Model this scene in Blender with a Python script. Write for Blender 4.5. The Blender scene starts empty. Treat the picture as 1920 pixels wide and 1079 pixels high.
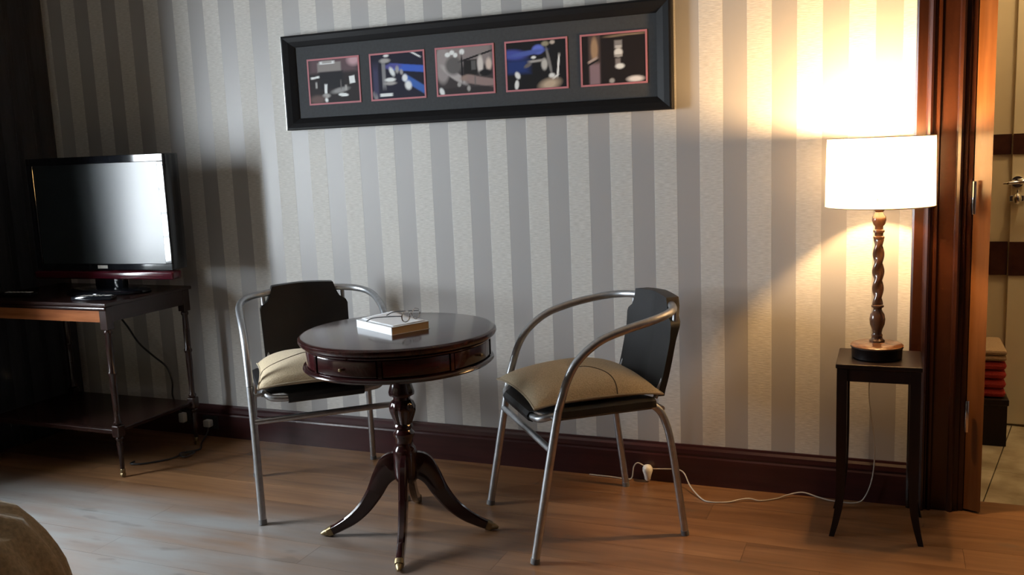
import bpy, bmesh, math, random
from mathutils import Vector, Matrix
random.seed(7)
PI = math.pi
S = bpy.context.scene
COL = S.collection

# ------------------------------------------------------------------ camera, world, exposure
cam_d = bpy.data.cameras.new('camera'); cam = bpy.data.objects.new('camera', cam_d); COL.objects.link(cam)
cam_d.sensor_width = 36.0; cam_d.lens = 32.233; cam_d.clip_start = 0.02
_p, _r, _y = math.radians(8.422), math.radians(-2.334), math.radians(-22.657)
fw = Vector((math.sin(_y) * math.cos(_p), math.cos(_y) * math.cos(_p), -math.sin(_p)))
rt = Vector((math.cos(_y), -math.sin(_y), 0)); up = rt.cross(fw)
r2 = rt * math.cos(_r) + up * math.sin(_r); u2 = up * math.cos(_r) - rt * math.sin(_r)
cm = Matrix((r2, u2, -fw)).transposed().to_4x4(); cm.translation = Vector((0.6783, -3.1258, 1.1934))
cam.matrix_world = cm
S.camera = cam

W = bpy.data.worlds.new('sky'); S.world = W; W.use_nodes = True
W.node_tree.nodes['Background'].inputs[0].default_value = (0.86, 0.94, 1.0, 1)
W.node_tree.nodes['Background'].inputs[1].default_value = 88.0
vs = S.view_settings; vs.view_transform = 'Standard'; vs.look = 'None'; vs.gamma = 1.0; vs.use_curve_mapping = False
vs.exposure = 0.0
S.cycles.use_denoising = True
S.cycles.max_bounces = 10; S.cycles.diffuse_bounces = 6; S.cycles.glossy_bounces = 5
S.cycles.transparent_max_bounces = 10; S.cycles.sample_clamp_indirect = 6.0

# room: back wall at y=0, floor z=0
XL, XR, YF, ZC = -2.86, 2.25, -4.3, 2.75
WY0, WY1, WZ0, WZ1 = -1.80, -1.02, 0.62, 1.78          # window opening in the left wall
pl = bpy.data.lights.new('window_portal', 'AREA'); pl.shape = 'RECTANGLE'; pl.size = WZ1 - WZ0; pl.size_y = WY1 - WY0
pl.cycles.is_portal = True
po = bpy.data.objects.new('window_portal', pl); COL.objects.link(po)
po.location = (XL - 0.11, (WY0 + WY1) / 2, (WZ0 + WZ1) / 2); po.rotation_euler = (0, -PI / 2, 0)

# ------------------------------------------------------------------ helpers
def tag(o, label=None, cat=None, group=None, kind=None):
    if label: o['label'] = label
    if cat: o['category'] = cat
    if group: o['group'] = group
    if kind: o['kind'] = kind
    return o

def empty(name, loc=(0, 0, 0), rz=0.0, label=None, cat=None, group=None, kind=None):
    o = bpy.data.objects.new(name, None); o.empty_display_size = 0.05; COL.objects.link(o)
    o.location = loc; o.rotation_euler = (0, 0, rz)
    return tag(o, label, cat, group, kind)

def mk(name, bm, mat, parent=None, smooth=False, loc=None, rot=None):
    me = bpy.data.meshes.new(name)
    bmesh.ops.recalc_face_normals(bm, faces=bm.faces[:])
    bm.to_mesh(me); bm.free()
    if smooth:
        for f in me.polygons: f.use_smooth = True
        try: me.set_sharp_from_angle(angle=math.radians(40))
        except Exception: pass
    me.materials.append(mat)
    o = bpy.data.objects.new(name, me); COL.objects.link(o)
    if parent: o.parent = parent
    if loc: o.location = loc
    if rot: o.rotation_euler = rot
    return o

def link(name, me, parent, loc=(0, 0, 0), rot=(0, 0, 0), scale=(1, 1, 1)):
    o = bpy.data.objects.new(name, me); COL.objects.link(o); o.parent = parent
    o.location = loc; o.rotation_euler = rot; o.scale = scale
    return o

def box(x0, x1, y0, y1, z0, z1, bev=0.0, bm=None, seg=2):
    b = bmesh.new()
    bmesh.ops.create_cube(b, size=1.0)
    for v in b.verts:
        v.co = Vector(((x0 + x1) / 2 + v.co.x * (x1 - x0), (y0 + y1) / 2 + v.co.y * (y1 - y0), (z0 + z1) / 2 + v.co.z * (z1 - z0)))
    if bev: bmesh.ops.bevel(b, geom=b.edges[:], offset=bev, segments=seg, profile=0.5, affect='EDGES')
    if bm is None: return b
    return merge(bm, b)

def merge(bm, b):
    me = bpy.data.meshes.new('t'); b.to_mesh(me); b.free(); bm.from_mesh(me); bpy.data.meshes.remove(me)
    return bm

def spline(pts, n=6):
    pts = [Vector(p) for p in pts]; out = []
    for i in range(len(pts) - 1):
        p0 = pts[i - 1] if i > 0 else pts[i] * 2 - pts[i + 1]
        p1, p2 = pts[i], pts[i + 1]
        p3 = pts[i + 2] if i + 2 < len(pts) else p2 * 2 - p1
        for k in range(n):
            t = k / n
            out.append(0.5 * ((2 * p1) + (-p0 + p2) * t + (2 * p0 - 5 * p1 + 4 * p2 - p3) * t * t + (-p0 + 3 * p1 - 3 * p2 + p3) * t ** 3))
    out.append(pts[-1]); return out

def tube(pts, r, seg=12, bm=None, closed=False, sect=None):
    """sweep a circle (or a section of (a, b) pairs) along the points; r a number or a list"""
    b = bm or bmesh.new(); n = len(pts); pts = [Vector(p) for p in pts]
    rs = r if isinstance(r, (list, tuple)) else [r] * n
    sec = sect or [(math.cos(2 * PI * i / seg), math.sin(2 * PI * i / seg)) for i in range(seg)]
    m = len(sec)
    T = []
    for i in range(n):
        if closed: a, c = pts[i - 1], pts[(i + 1) % n]
        else: a, c = pts[max(i - 1, 0)], pts[min(i + 1, n - 1)]
        d = c - a
        T.append(d.normalized() if d.length > 1e-9 else Vector((0, 0, 1)))
    ref = Vector((0, 0, 1)) if abs(T[0].z) < 0.9 else Vector((1, 0, 0))
    N = (ref - T[0] * ref.dot(T[0])).normalized(); rings = []
    for i in range(n):
        if i:
            N = (N - T[i] * N.dot(T[i])); N.normalize()
        B = T[i].cross(N)
        rings.append([b.verts.new(pts[i] + (N * s[0] + B * s[1]) * rs[i]) for s in sec])
    for i in range(n if closed else n - 1):
        a, c = rings[i], rings[(i + 1) % n]
        for k in range(m):
            try: b.faces.new((a[k], a[(k + 1) % m], c[(k + 1) % m], c[k]))
            except ValueError: pass
    if not closed:
        b.faces.new(rings[0][::-1]); b.faces.new(rings[-1])
    return b

def lathe(prof, seg=40, cx=0, cy=0, bm=None, lobes=None):
    """prof: (r, z) from bottom to top; lobes(z, ang) scales the radius"""
    b = bm or bmesh.new(); rings = []
    for r, z in prof:
        ring = []
        for i in range(seg):
            a = 2 * PI * i / seg; rr = max(r, 1e-4) * (lobes(z, a) if lobes else 1)
            ring.append(b.verts.new((cx + rr * math.cos(a), cy + rr * math.sin(a), z)))
        rings.append(ring)
    for a, c in zip(rings, rings[1:]):
        for k in range(seg): b.faces.new((a[k], a[(k + 1) % seg], c[(k + 1) % seg], c[k]))
    b.faces.new(rings[0][::-1]); b.faces.new(rings[-1])
    return b

def prism(poly, h0, h1, axis='y', bm=None):
    """closed polygon of 2D points extruded along an axis"""
    b = bm or bmesh.new()
    def P(u, v, w): return {'y': (u, w, v), 'x': (w, u, v), 'z': (u, v, w)}[axis]
    A = [b.verts.new(P(u, v, h0)) for u, v in poly]; B = [b.verts.new(P(u, v, h1)) for u, v in poly]
    n = len(poly)
    for i in range(n): b.faces.new((A[i], A[(i + 1) % n], B[(i + 1) % n], B[i]))
    b.faces.new(A[::-1]); b.faces.new(B)
    return b

def grid(fn, nu, nv, bm=None):
    b = bm or bmesh.new()
    V = [[b.verts.new(fn(i / nu, j / nv)) for j in range(nv + 1)] for i in range(nu + 1)]
    for i in range(nu):
        for j in range(nv): b.faces.new((V[i][j], V[i + 1][j], V[i + 1][j + 1], V[i][j + 1]))
    return b

# ------------------------------------------------------------------ materials
def new_mat(name):
    m = bpy.data.materials.new(name); m.use_nodes = True
    nt = m.node_tree; return m, nt, nt.nodes['Principled BSDF']

def setin(b, **kw):
    for k, v in kw.items():
        k = {'rough': 'Roughness', 'metal': 'Metallic', 'spec': 'Specular IOR Level', 'coat': 'Coat Weight', 'coat_rough': 'Coat Roughness', 'sheen': 'Sheen Weight'}[k]
        b.inputs[k].default_value = v

def node(nt, t, **kw):
    n = nt.nodes.new(t)
    for k, v in kw.items(): setattr(n, k, v)
    return n

def mapping(nt, coord='Object', scale=(1, 1, 1)):
    if coord == 'World':
        g = node(nt, 'ShaderNodeNewGeometry'); out = g.outputs['Position']
    else:
        g = node(nt, 'ShaderNodeTexCoord'); out = g.outputs[coord]
    mp = node(nt, 'ShaderNodeMapping'); mp.inputs['Scale'].default_value = scale
    nt.links.new(out, mp.inputs['Vector']); return mp.outputs['Vector']

def noise_mat(name, c1, c2, scale=(20, 20, 20), ns=1.0, detail=4, rough=0.5, bump=0.0, coord='Object', rough2=None, **kw):
    m, nt, b = new_mat(name)
    v = mapping(nt, coord, scale)
    n = node(nt, 'ShaderNodeTexNoise'); n.inputs['Scale'].default_value = ns; n.inputs['Detail'].default_value = detail
    nt.links.new(v, n.inputs['Vector'])
    r = node(nt, 'ShaderNodeValToRGB'); r.color_ramp.elements[0].position = 0.3; r.color_ramp.elements[1].position = 0.7
    r.color_ramp.elements[0].color = (*c1, 1); r.color_ramp.elements[1].color = (*c2, 1)
    nt.links.new(n.outputs['Fac'], r.inputs['Fac']); nt.links.new(r.outputs['Color'], b.inputs['Base Color'])
    setin(b, rough=rough, **kw)
    if rough2 is not None:
        mr = node(nt, 'ShaderNodeMapRange'); mr.inputs['To Min'].default_value = rough; mr.inputs['To Max'].default_value = rough2
        nt.links.new(n.outputs['Fac'], mr.inputs['Value']); nt.links.new(mr.outputs['Result'], b.inputs['Roughness'])
    if bump:
        bp = node(nt, 'ShaderNodeBump'); bp.inputs['Strength'].default_value = bump; bp.inputs['Distance'].default_value = 0.004
        nt.links.new(n.outputs['Fac'], bp.inputs['Height']); nt.links.new(bp.outputs['Normal'], b.inputs['Normal'])
    return m

def wallpaper(name, axis):
    m, nt, b = new_mat(name); L = nt.links
    g = node(nt, 'ShaderNodeNewGeometry'); sp = node(nt, 'ShaderNodeSeparateXYZ'); L.new(g.outputs['Position'], sp.inputs[0])
    d = node(nt, 'ShaderNodeMath', operation='MULTIPLY'); d.inputs[1].default_value = 1 / 0.156; L.new(sp.outputs[axis], d.inputs[0])
    f = node(nt, 'ShaderNodeMath', operation='FRACT'); L.new(d.outputs[0], f.inputs[0])
    pp = node(nt, 'ShaderNodeMath', operation='PINGPONG'); pp.inputs[1].default_value = 0.5
    a = node(nt, 'ShaderNodeMath', operation='ADD'); a.inputs[1].default_value = 0.25; L.new(f.outputs[0], a.inputs[0]); L.new(a.outputs[0], pp.inputs[0])
    st = node(nt, 'ShaderNodeMapRange'); st.interpolation_type = 'SMOOTHSTEP'
    st.inputs['From Min'].default_value = 0.243; st.inputs['From Max'].default_value = 0.257
    L.new(pp.outputs[0], st.inputs['Value'])                      # 1 = dark satin stripe, 0 = pale textured stripe
    mp = node(nt, 'ShaderNodeMapping'); mp.inputs['Scale'].default_value = (45, 45, 330) ; L.new(g.outputs['Position'], mp.inputs['Vector'])
    n = node(nt, 'ShaderNodeTexNoise'); n.inputs['Scale'].default_value = 1.0; n.inputs['Detail'].default_value = 3; L.new(mp.outputs[0], n.inputs['Vector'])
    pr = node(nt, 'ShaderNodeValToRGB'); pr.color_ramp.elements[0].position = 0.3; pr.color_ramp.elements[1].position = 0.7
    pr.color_ramp.elements[0].color = (0.50, 0.485, 0.455, 1); pr.color_ramp.elements[1].color = (0.66, 0.645, 0.61, 1); L.new(n.outputs['Fac'], pr.inputs['Fac'])
    mx = node(nt, 'ShaderNodeMix', data_type='RGBA'); L.new(st.outputs['Result'], mx.inputs['Factor']); L.new(pr.outputs['Color'], mx.inputs[6]); mx.inputs[7].default_value = (0.375, 0.365, 0.36, 1)
    L.new(mx.outputs[2], b.inputs['Base Color'])
    mr = node(nt, 'ShaderNodeMapRange'); mr.inputs['To Min'].default_value = 0.62; mr.inputs['To Max'].default_value = 0.45
    L.new(st.outputs['Result'], mr.inputs['Value']); L.new(mr.outputs['Result'], b.inputs['Roughness'])
    ms = node(nt, 'ShaderNodeMapRange'); ms.inputs['To Min'].default_value = 0.4; ms.inputs['To Max'].default_value = 0.7
    L.new(st.outputs['Result'], ms.inputs['Value']); L.new(ms.outputs['Result'], b.inputs['Specular IOR Level'])
    inv = node(nt, 'ShaderNodeMath', operation='SUBTRACT'); inv.inputs[0].default_value = 1.0; L.new(st.outputs['Result'], inv.inputs[1])
    hm = node(nt, 'ShaderNodeMath', operation='MULTIPLY'); L.new(inv.outputs[0], hm.inputs[0]); L.new(n.outputs['Fac'], hm.inputs[1])
    bp = node(nt, 'ShaderNodeBump'); bp.inputs['Strength'].default_value = 0.35; bp.inputs['Distance'].default_value = 0.002
    L.new(hm.outputs[0], bp.inputs['Height']); L.new(bp.outputs['Normal'], b.inputs['Normal'])
    return m

def plank_mat(name):
    m, nt, b = new_mat(name); L = nt.links
    oi = node(nt, 'ShaderNodeObjectInfo')
    g = node(nt, 'ShaderNodeNewGeometry'); ad = node(nt, 'ShaderNodeVectorMath', operation='ADD')
    cb = node(nt, 'ShaderNodeCombineXYZ'); mu = node(nt, 'ShaderNodeMath', operation='MULTIPLY'); mu.inputs[1].default_value = 17.0
    L.new(oi.outputs['Random'], mu.inputs[0]); L.new(mu.outputs[0], cb.inputs[0]); L.new(mu.outputs[0], cb.inputs[1])
    L.new(g.outputs['Position'], ad.inputs[0]); L.new(cb.outputs[0], ad.inputs[1])
    mp = node(nt, 'ShaderNodeMapping'); mp.inputs['Scale'].default_value = (2.2, 26, 26); L.new(ad.outputs[0], mp.inputs['Vector'])
    n = node(nt, 'ShaderNodeTexNoise'); n.inputs['Scale'].default_value = 1.0; n.inputs['Detail'].default_value = 5; n.inputs['Distortion'].default_value = 0.6; L.new(mp.outputs[0], n.inputs['Vector'])
    r = node(nt, 'ShaderNodeValToRGB'); e = r.color_ramp.elements
    e[0].position = 0.25; e[0].color = (0.13, 0.060, 0.026, 1); e[1].position = 0.75; e[1].color = (0.265, 0.136, 0.063, 1)
    L.new(n.outputs['Fac'], r.inputs['Fac'])
    hv = node(nt, 'ShaderNodeHueSaturation'); mr = node(nt, 'ShaderNodeMapRange'); mr.inputs['To Min'].default_value = 0.82; mr.inputs['To Max'].default_value = 1.16
    L.new(oi.outputs['Random'], mr.inputs['Value']); L.new(mr.outputs[0], hv.inputs['Value']); L.new(r.outputs['Color'], hv.inputs['Color'])
    # grey light sheen on the left-hand boards, painted into their colour through a blotchy mask
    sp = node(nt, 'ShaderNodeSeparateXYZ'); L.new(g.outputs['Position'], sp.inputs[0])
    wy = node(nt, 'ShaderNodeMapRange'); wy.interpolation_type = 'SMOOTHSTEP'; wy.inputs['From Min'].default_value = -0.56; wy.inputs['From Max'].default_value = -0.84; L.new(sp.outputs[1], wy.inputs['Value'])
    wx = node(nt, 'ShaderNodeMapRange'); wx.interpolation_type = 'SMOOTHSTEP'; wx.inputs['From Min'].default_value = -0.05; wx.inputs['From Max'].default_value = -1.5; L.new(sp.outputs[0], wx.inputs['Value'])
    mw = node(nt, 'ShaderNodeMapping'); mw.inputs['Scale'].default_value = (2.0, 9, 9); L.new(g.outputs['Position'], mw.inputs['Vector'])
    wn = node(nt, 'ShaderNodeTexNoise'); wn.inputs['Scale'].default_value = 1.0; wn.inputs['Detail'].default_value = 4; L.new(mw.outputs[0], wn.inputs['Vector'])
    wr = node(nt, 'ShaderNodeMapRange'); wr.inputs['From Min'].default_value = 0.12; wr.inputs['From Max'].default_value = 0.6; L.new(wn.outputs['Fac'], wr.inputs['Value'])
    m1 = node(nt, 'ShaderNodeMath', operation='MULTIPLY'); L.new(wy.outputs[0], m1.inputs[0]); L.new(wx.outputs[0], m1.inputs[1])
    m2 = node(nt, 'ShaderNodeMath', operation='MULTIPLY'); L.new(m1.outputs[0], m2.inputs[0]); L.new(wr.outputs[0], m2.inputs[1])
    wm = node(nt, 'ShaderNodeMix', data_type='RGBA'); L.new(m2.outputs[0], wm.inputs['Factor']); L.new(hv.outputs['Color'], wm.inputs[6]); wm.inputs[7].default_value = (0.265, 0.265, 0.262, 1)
    mk2 = node(nt, 'ShaderNodeMapping'); mk2.inputs['Scale'].default_value = (5.5, 15, 15); L.new(g.outputs['Position'], mk2.inputs['Vector'])
    sn = node(nt, 'ShaderNodeTexNoise'); sn.inputs['Scale'].default_value = 1.0; sn.inputs['Detail'].default_value = 2; L.new(mk2.outputs[0], sn.inputs['Vector'])
    sr = node(nt, 'ShaderNodeMapRange'); sr.interpolation_type = 'SMOOTHSTEP'; sr.inputs['From Min'].default_value = 0.62; sr.inputs['From Max'].default_value = 0.74; sr.inputs['To Max'].default_value = 0.45; L.new(sn.outputs['Fac'], sr.inputs['Value'])
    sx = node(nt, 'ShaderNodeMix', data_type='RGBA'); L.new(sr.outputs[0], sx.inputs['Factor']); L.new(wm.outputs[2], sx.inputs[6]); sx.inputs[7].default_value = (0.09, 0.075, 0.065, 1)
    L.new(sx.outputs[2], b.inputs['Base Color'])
    n2 = node(nt, 'ShaderNodeTexNoise'); n2.inputs['Scale'].default_value = 5.0; L.new(g.outputs['Position'], n2.inputs['Vector'])
    rr = node(nt, 'ShaderNodeMapRange'); rr.inputs['To Min'].default_value = 0.24; rr.inputs['To Max'].default_value = 0.42
    L.new(n2.outputs['Fac'], rr.inputs['Value']); L.new(rr.outputs[0], b.inputs['Roughness'])
    bp = node(nt, 'ShaderNodeBump'); bp.inputs['Strength'].default_value = 0.08; bp.inputs['Distance'].default_value = 0.002
    L.new(n.outputs['Fac'], bp.inputs['Height']); L.new(bp.outputs['Normal'], b.inputs['Normal'])
    return m

def plain(name, c, rough=0.5, **kw):
    m, nt, b = new_mat(name)
    v = mapping(nt, 'Object', (40, 40, 40)); n = node(nt, 'ShaderNodeTexNoise'); n.inputs['Scale'].default_value = 1; nt.links.new(v, n.inputs['Vector'])
    r = node(nt, 'ShaderNodeValToRGB'); r.color_ramp.elements[0].color = (*[x * 0.93 for x in c], 1); r.color_ramp.elements[1].color = (*[min(1, x * 1.07) for x in c], 1)
    nt.links.new(n.outputs['Fac'], r.inputs['Fac']); nt.links.new(r.outputs['Color'], b.inputs['Base Color'])
    setin(b, rough=rough, **kw); return m

def emit(name, c, s):
    m, nt, b = new_mat(name); b.inputs['Base Color'].default_value = (*c, 1)
    b.inputs['Emission Color'].default_value = (*c, 1); b.inputs['Emission Strength'].default_value = s; return m

def glass_mat(name, refl=0.07):
    m, nt, b = new_mat(name); nt.nodes.remove(b); o = nt.nodes['Material Output']
    t = node(nt, 'ShaderNodeBsdfTransparent'); gl = node(nt, 'ShaderNodeBsdfGlossy'); gl.inputs['Roughness'].default_value = 0.01
    mx = node(nt, 'ShaderNodeMixShader'); mx.inputs[0].default_value = refl; nt.links.new(t.outputs[0], mx.inputs[1]); nt.links.new(gl.outputs[0], mx.inputs[2])
    nt.links.new(mx.outputs[0], o.inputs['Surface']); return m

def shade_mat(name):
    m, nt, b = new_mat(name); nt.nodes.remove(b); o = nt.nodes['Material Output']
    v = mapping(nt, 'Object', (300, 300, 300)); n = node(nt, 'ShaderNodeTexNoise'); n.inputs['Scale'].default_value = 1; nt.links.new(v, n.inputs['Vector'])
    r = node(nt, 'ShaderNodeValToRGB'); r.color_ramp.elements[0].color = (0.90, 0.85, 0.74, 1); r.color_ramp.elements[1].color = (0.97, 0.94, 0.86, 1); nt.links.new(n.outputs['Fac'], r.inputs['Fac'])
    d = node(nt, 'ShaderNodeBsdfDiffuse'); t = node(nt, 'ShaderNodeBsdfTranslucent'); nt.links.new(r.outputs[0], d.inputs[0]); nt.links.new(r.outputs[0], t.inputs[0])
    mx = node(nt, 'ShaderNodeMixShader'); mx.inputs[0].default_value = 0.5; nt.links.new(d.outputs[0], mx.inputs[1]); nt.links.new(t.outputs[0], mx.inputs[2])
    nt.links.new(mx.outputs[0], o.inputs['Surface']); return m

def colattr_mat(name, rough=0.35):
    m, nt, b = new_mat(name); a = node(nt, 'ShaderNodeVertexColor'); a.layer_name = 'print'
    nt.links.new(a.outputs['Color'], b.inputs['Base Color']); setin(b, rough=0.6, spec=0.12); return m

def marble_mat(name):
    m = noise_mat(name, (0.30, 0.24, 0.15), (0.62, 0.54, 0.38), (7, 7, 7), 1.0, 8, rough=0.12, rough2=0.3, coord='World'); return m

M = {}
M['paper_x'] = wallpaper('striped_wallpaper_back', 0)
M['paper_y'] = wallpaper('striped_wallpaper_side', 1)
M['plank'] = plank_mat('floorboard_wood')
M['gap'] = plain('floor_joint', (0.05, 0.03, 0.02), 0.8)
M['ceiling'] = noise_mat('ceiling_paint', (0.30, 0.28, 0.25), (0.36, 0.34, 0.30), (6, 6, 6), rough=0.85)
M['mahogany'] = noise_mat('mahogany', (0.014, 0.004, 0.0045), (0.032, 0.008, 0.008), (9, 9, 70), rough=0.16, coat=0.3, coat_rough=0.08)
M['mahogany_top'] = noise_mat('mahogany_top', (0.020, 0.007, 0.007), (0.042, 0.013, 0.012), (60, 8, 9), rough=0.17, spec=0.4, coat=0.12, coat_rough=0.08)
M['mahogany_red'] = noise_mat('mahogany_drawer', (0.028, 0.006, 0.007), (0.05, 0.010, 0.011), (9, 9, 60), rough=0.16, coat=0.3, coat_rough=0.08)
M['base'] = noise_mat('baseboard_wood', (0.026, 0.008, 0.009), (0.044, 0.012, 0.013), (4, 30, 60), rough=0.28, coord='World')
M['casing'] = noise_mat('casing_wood', (0.013, 0.0038, 0.0017), (0.028, 0.008, 0.0030), (40, 40, 3), rough=0.26, coord='World')
M['leaf'] = noise_mat('door_edge_wood', (0.10, 0.038, 0.012), (0.15, 0.06, 0.02), (50, 50, 3), rough=0.2, coord='World')
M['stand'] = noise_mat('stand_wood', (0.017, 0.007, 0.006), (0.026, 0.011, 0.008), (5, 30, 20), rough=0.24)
M['stand_front_lit'] = noise_mat('stand_front_lit_wood', (0.20, 0.062, 0.022), (0.34, 0.12, 0.042), (5, 40, 50), rough=0.22)  # lit version of the stand wood: orange light on the apron put into its colour
M['bounce_cut'] = noise_mat('bounce_cut_panelling', (0.035, 0.016, 0.010), (0.06, 0.028, 0.017), (30, 30, 3), rough=0.4, coord='World')  # dark panelling added on the unseen walls to cut bounce light
M['dark_wood'] = noise_mat('ebonised_wood', (0.006, 0.003, 0.003), (0.012, 0.006, 0.005), (40, 40, 6), rough=0.38, spec=0.3)
M['alu'] = noise_mat('aluminium_tube', (0.40, 0.41, 0.43), (0.50, 0.51, 0.53), (60, 60, 60), rough=0.40, metal=1.0)
M['sling'] = noise_mat('black_sling_fabric', (0.007, 0.007, 0.008), (0.012, 0.012, 0.014), (500, 500, 500), rough=0.5, spec=0.35, bump=0.1)
M['rubber'] = plain('grey_foot_cap', (0.14, 0.14, 0.145), 0.6)
M['burlap'] = noise_mat('burlap', (0.46, 0.36, 0.225), (0.66, 0.54, 0.36), (260, 260, 260), rough=0.9, bump=0.5, sheen=0.2)
M['seam'] = plain('burlap_seam', (0.10, 0.075, 0.05), 0.9)
M['piping'] = plain('burlap_piping', (0.42, 0.35, 0.25), 0.9)
M['black_gloss'] = plain('glossy_black_plastic', (0.008, 0.009, 0.012), 0.06)
M['black_matte'] = plain('black_plastic', (0.012, 0.012, 0.014), 0.45)
M['screen'] = plain('dark_screen', (0.014, 0.019, 0.023), 0.30, spec=0.75)
M['tv_red'] = plain('dark_red_gloss', (0.055, 0.004, 0.010), 0.15)
M['white'] = plain('white_plastic', (0.80, 0.79, 0.74), 0.35)
M['white_paint'] = plain('white_gloss_paint', (0.74, 0.75, 0.74), 0.35)
M['frame'] = plain('black_picture_frame', (0.006, 0.006, 0.007), 0.5, spec=0.15)
M['frame_edge'] = plain('silver_frame_edge', (0.60, 0.60, 0.60), 0.3, metal=1.0)
M['mat'] = noise_mat('charcoal_mat_board', (0.030, 0.033, 0.037), (0.038, 0.042, 0.047), (90, 90, 90), rough=0.85)
M['pink'] = plain('pink_mat_border', (0.42, 0.15, 0.17), 0.7)
M['print'] = colattr_mat('photo_print')
M['glass'] = glass_mat('clear_glass')
M['curtain'] = noise_mat('dark_curtain', (0.008, 0.008, 0.011), (0.015, 0.015, 0.019), (80, 80, 6), rough=0.9)
M['shade'] = shade_mat('cream_lampshade')
M['lamp_wood'] = noise_mat('turned_lamp_wood', (0.075, 0.032, 0.017), (0.14, 0.062, 0.03), (60, 60, 30), rough=0.2, coat=0.4, coat_rough=0.1)
M['lamp_top'] = noise_mat('lamp_base_top', (0.17, 0.07, 0.03), (0.26, 0.11, 0.045), (50, 50, 50), rough=0.22, coat=0.4, coat_rough=0.1)
M['brass'] = noise_mat('dull_brass', (0.26, 0.20, 0.11), (0.38, 0.30, 0.17), (60, 60, 60), rough=0.42, metal=1.0)
M['chrome'] = plain('chrome', (0.75, 0.74, 0.72), 0.1, metal=1.0)
M['bulb'] = emit('lamp_bulb_glow', (1.0, 0.66, 0.30), 60.0)
M['hallbulb'] = emit('corridor_lamp_glow', (1.0, 0.72, 0.38), 2.0)
M['cable_w'] = plain('white_cable', (0.50, 0.47, 0.42), 0.3)
M['cable_b'] = plain('black_cable', (0.012, 0.012, 0.014), 0.4)
M['grey_plug'] = plain('grey_plug', (0.42, 0.41, 0.39), 0.5)
M['cream'] = noise_mat('cream_wall', (0.56, 0.47, 0.31), (0.62, 0.53, 0.36), (5, 5, 5), rough=0.35, coord='World')
M['cream_door'] = noise_mat('cream_door', (0.62, 0.55, 0.39), (0.68, 0.60, 0.43), (5, 5, 5), rough=0.3, coord='World')
M['band'] = noise_mat('dark_brown_band', (0.035, 0.013, 0.010), (0.06, 0.022, 0.015), (30, 30, 30), rough=0.2, coord='World')
M['marble'] = marble_mat('beige_marble')
M['red_cloth'] = noise_mat('red_towel', (0.34, 0.025, 0.02), (0.46, 0.04, 0.03), (200, 200, 200), rough=0.95, bump=0.3)
M['tan_cloth'] = noise_mat('tan_towel', (0.36, 0.24, 0.14), (0.46, 0.33, 0.2), (200, 200, 200), rough=0.95, bump=0.3)
M['bed'] = noise_mat('khaki_bedspread', (0.17, 0.13, 0.078), (0.25, 0.195, 0.12), (120, 120, 120), rough=0.95, bump=0.3)
M['book_cover'] = plain('white_book_cover', (0.80, 0.83, 0.86), 0.4)
M['pages'] = noise_mat('book_pages', (0.42, 0.30, 0.16), (0.56, 0.42, 0.25), (2, 2, 900), rough=0.9)
M['paper'] = plain('white_paper', (0.80, 0.82, 0.85), 0.6)

# ------------------------------------------------------------------ room shell
def struct(name, bm, mat, parent=None):
    o = mk(name, bm, mat, parent)
    if parent is None: o['kind'] = 'structure'
    return o

DX0, DX1, DZ = 0.905, 1.74, 2.06       # doorway in the back wall
b = box(XL - 0.1, DX0, 0, 0.1, -0.06, ZC); box(DX1, XR + 0.1, 0, 0.1, 0, ZC, bm=b); box(DX0, DX1, 0, 0.1, DZ, ZC, bm=b)
struct('wall_back', b, M['paper_x'])
b = box(XL - 0.1, XL, WY1, 0, -0.06, ZC); box(XL - 0.1, XL, YF, WY0, 0, ZC, bm=b)
box(XL - 0.1, XL, WY0, WY1, 0, WZ0, bm=b); box(XL - 0.1, XL, WY0, WY1, WZ1, ZC, bm=b)
struct('wall_left', b, M['paper_y'])
struct('wall_right', box(XR, XR + 0.1, YF, 0, -0.06, ZC), M['bounce_cut'])
struct('wall_front', box(XL - 0.1, XR + 0.1, YF - 0.1, YF, -0.06, ZC), M['bounce_cut'])
struct('ceiling', box(XL - 0.1, XR + 0.1, YF - 0.1, 1.9, ZC, ZC + 0.1), M['ceiling'])

# floor boards run along the back wall; each board is its own piece
fl = struct('floor', box(XL - 0.1, XR + 0.1, YF - 0.1, 0.1, -0.06, -0.0125), M['gap'])
PWd, PLn = 0.135, 1.28
pb = box(-PLn / 2 + 0.0004, PLn / 2 - 0.0004, -PWd / 2 + 0.0004, PWd / 2 - 0.0004, -0.0125, 0.0, 0.0, seg=1)
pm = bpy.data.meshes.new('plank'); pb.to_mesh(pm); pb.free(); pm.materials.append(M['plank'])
row = 0; y = 0.09
while y > YF:
    off = random.random() * PLn; x = XL - off
    while x < XR:
        a, c = max(x, XL), min(x + PLn, XR)
        if c - a > 0.05:
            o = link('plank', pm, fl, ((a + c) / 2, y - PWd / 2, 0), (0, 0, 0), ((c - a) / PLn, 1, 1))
        x += PLn
    y -= PWd; row += 1

# skirting with a moulded cap
def base_profile(d=1):
    return [(0, 0), (-0.020 * d, 0), (-0.020 * d, 0.098), (-0.016 * d, 0.104), (-0.018 * d, 0.112), (-0.015 * d, 0.126), (-0.008 * d, 0.134), (-0.006 * d, 0.142), (0, 0.142)]
def base_along_x(x0, x1, y):
    return prism([(y + u, v) for u, v in base_profile()], x0, x1, axis='x')
struct('baseboard_back', base_along_x(XL, 0.738, 0), M['base'])
struct('baseboard_left', prism([(XL - u, v) for u, v in base_profile()], YF, 0, axis='y'), M['base'])
struct('baseboard_right', prism([(XR + u, v) for u, v in base_profile()], YF, 0, axis='y'), M['base'])

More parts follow.
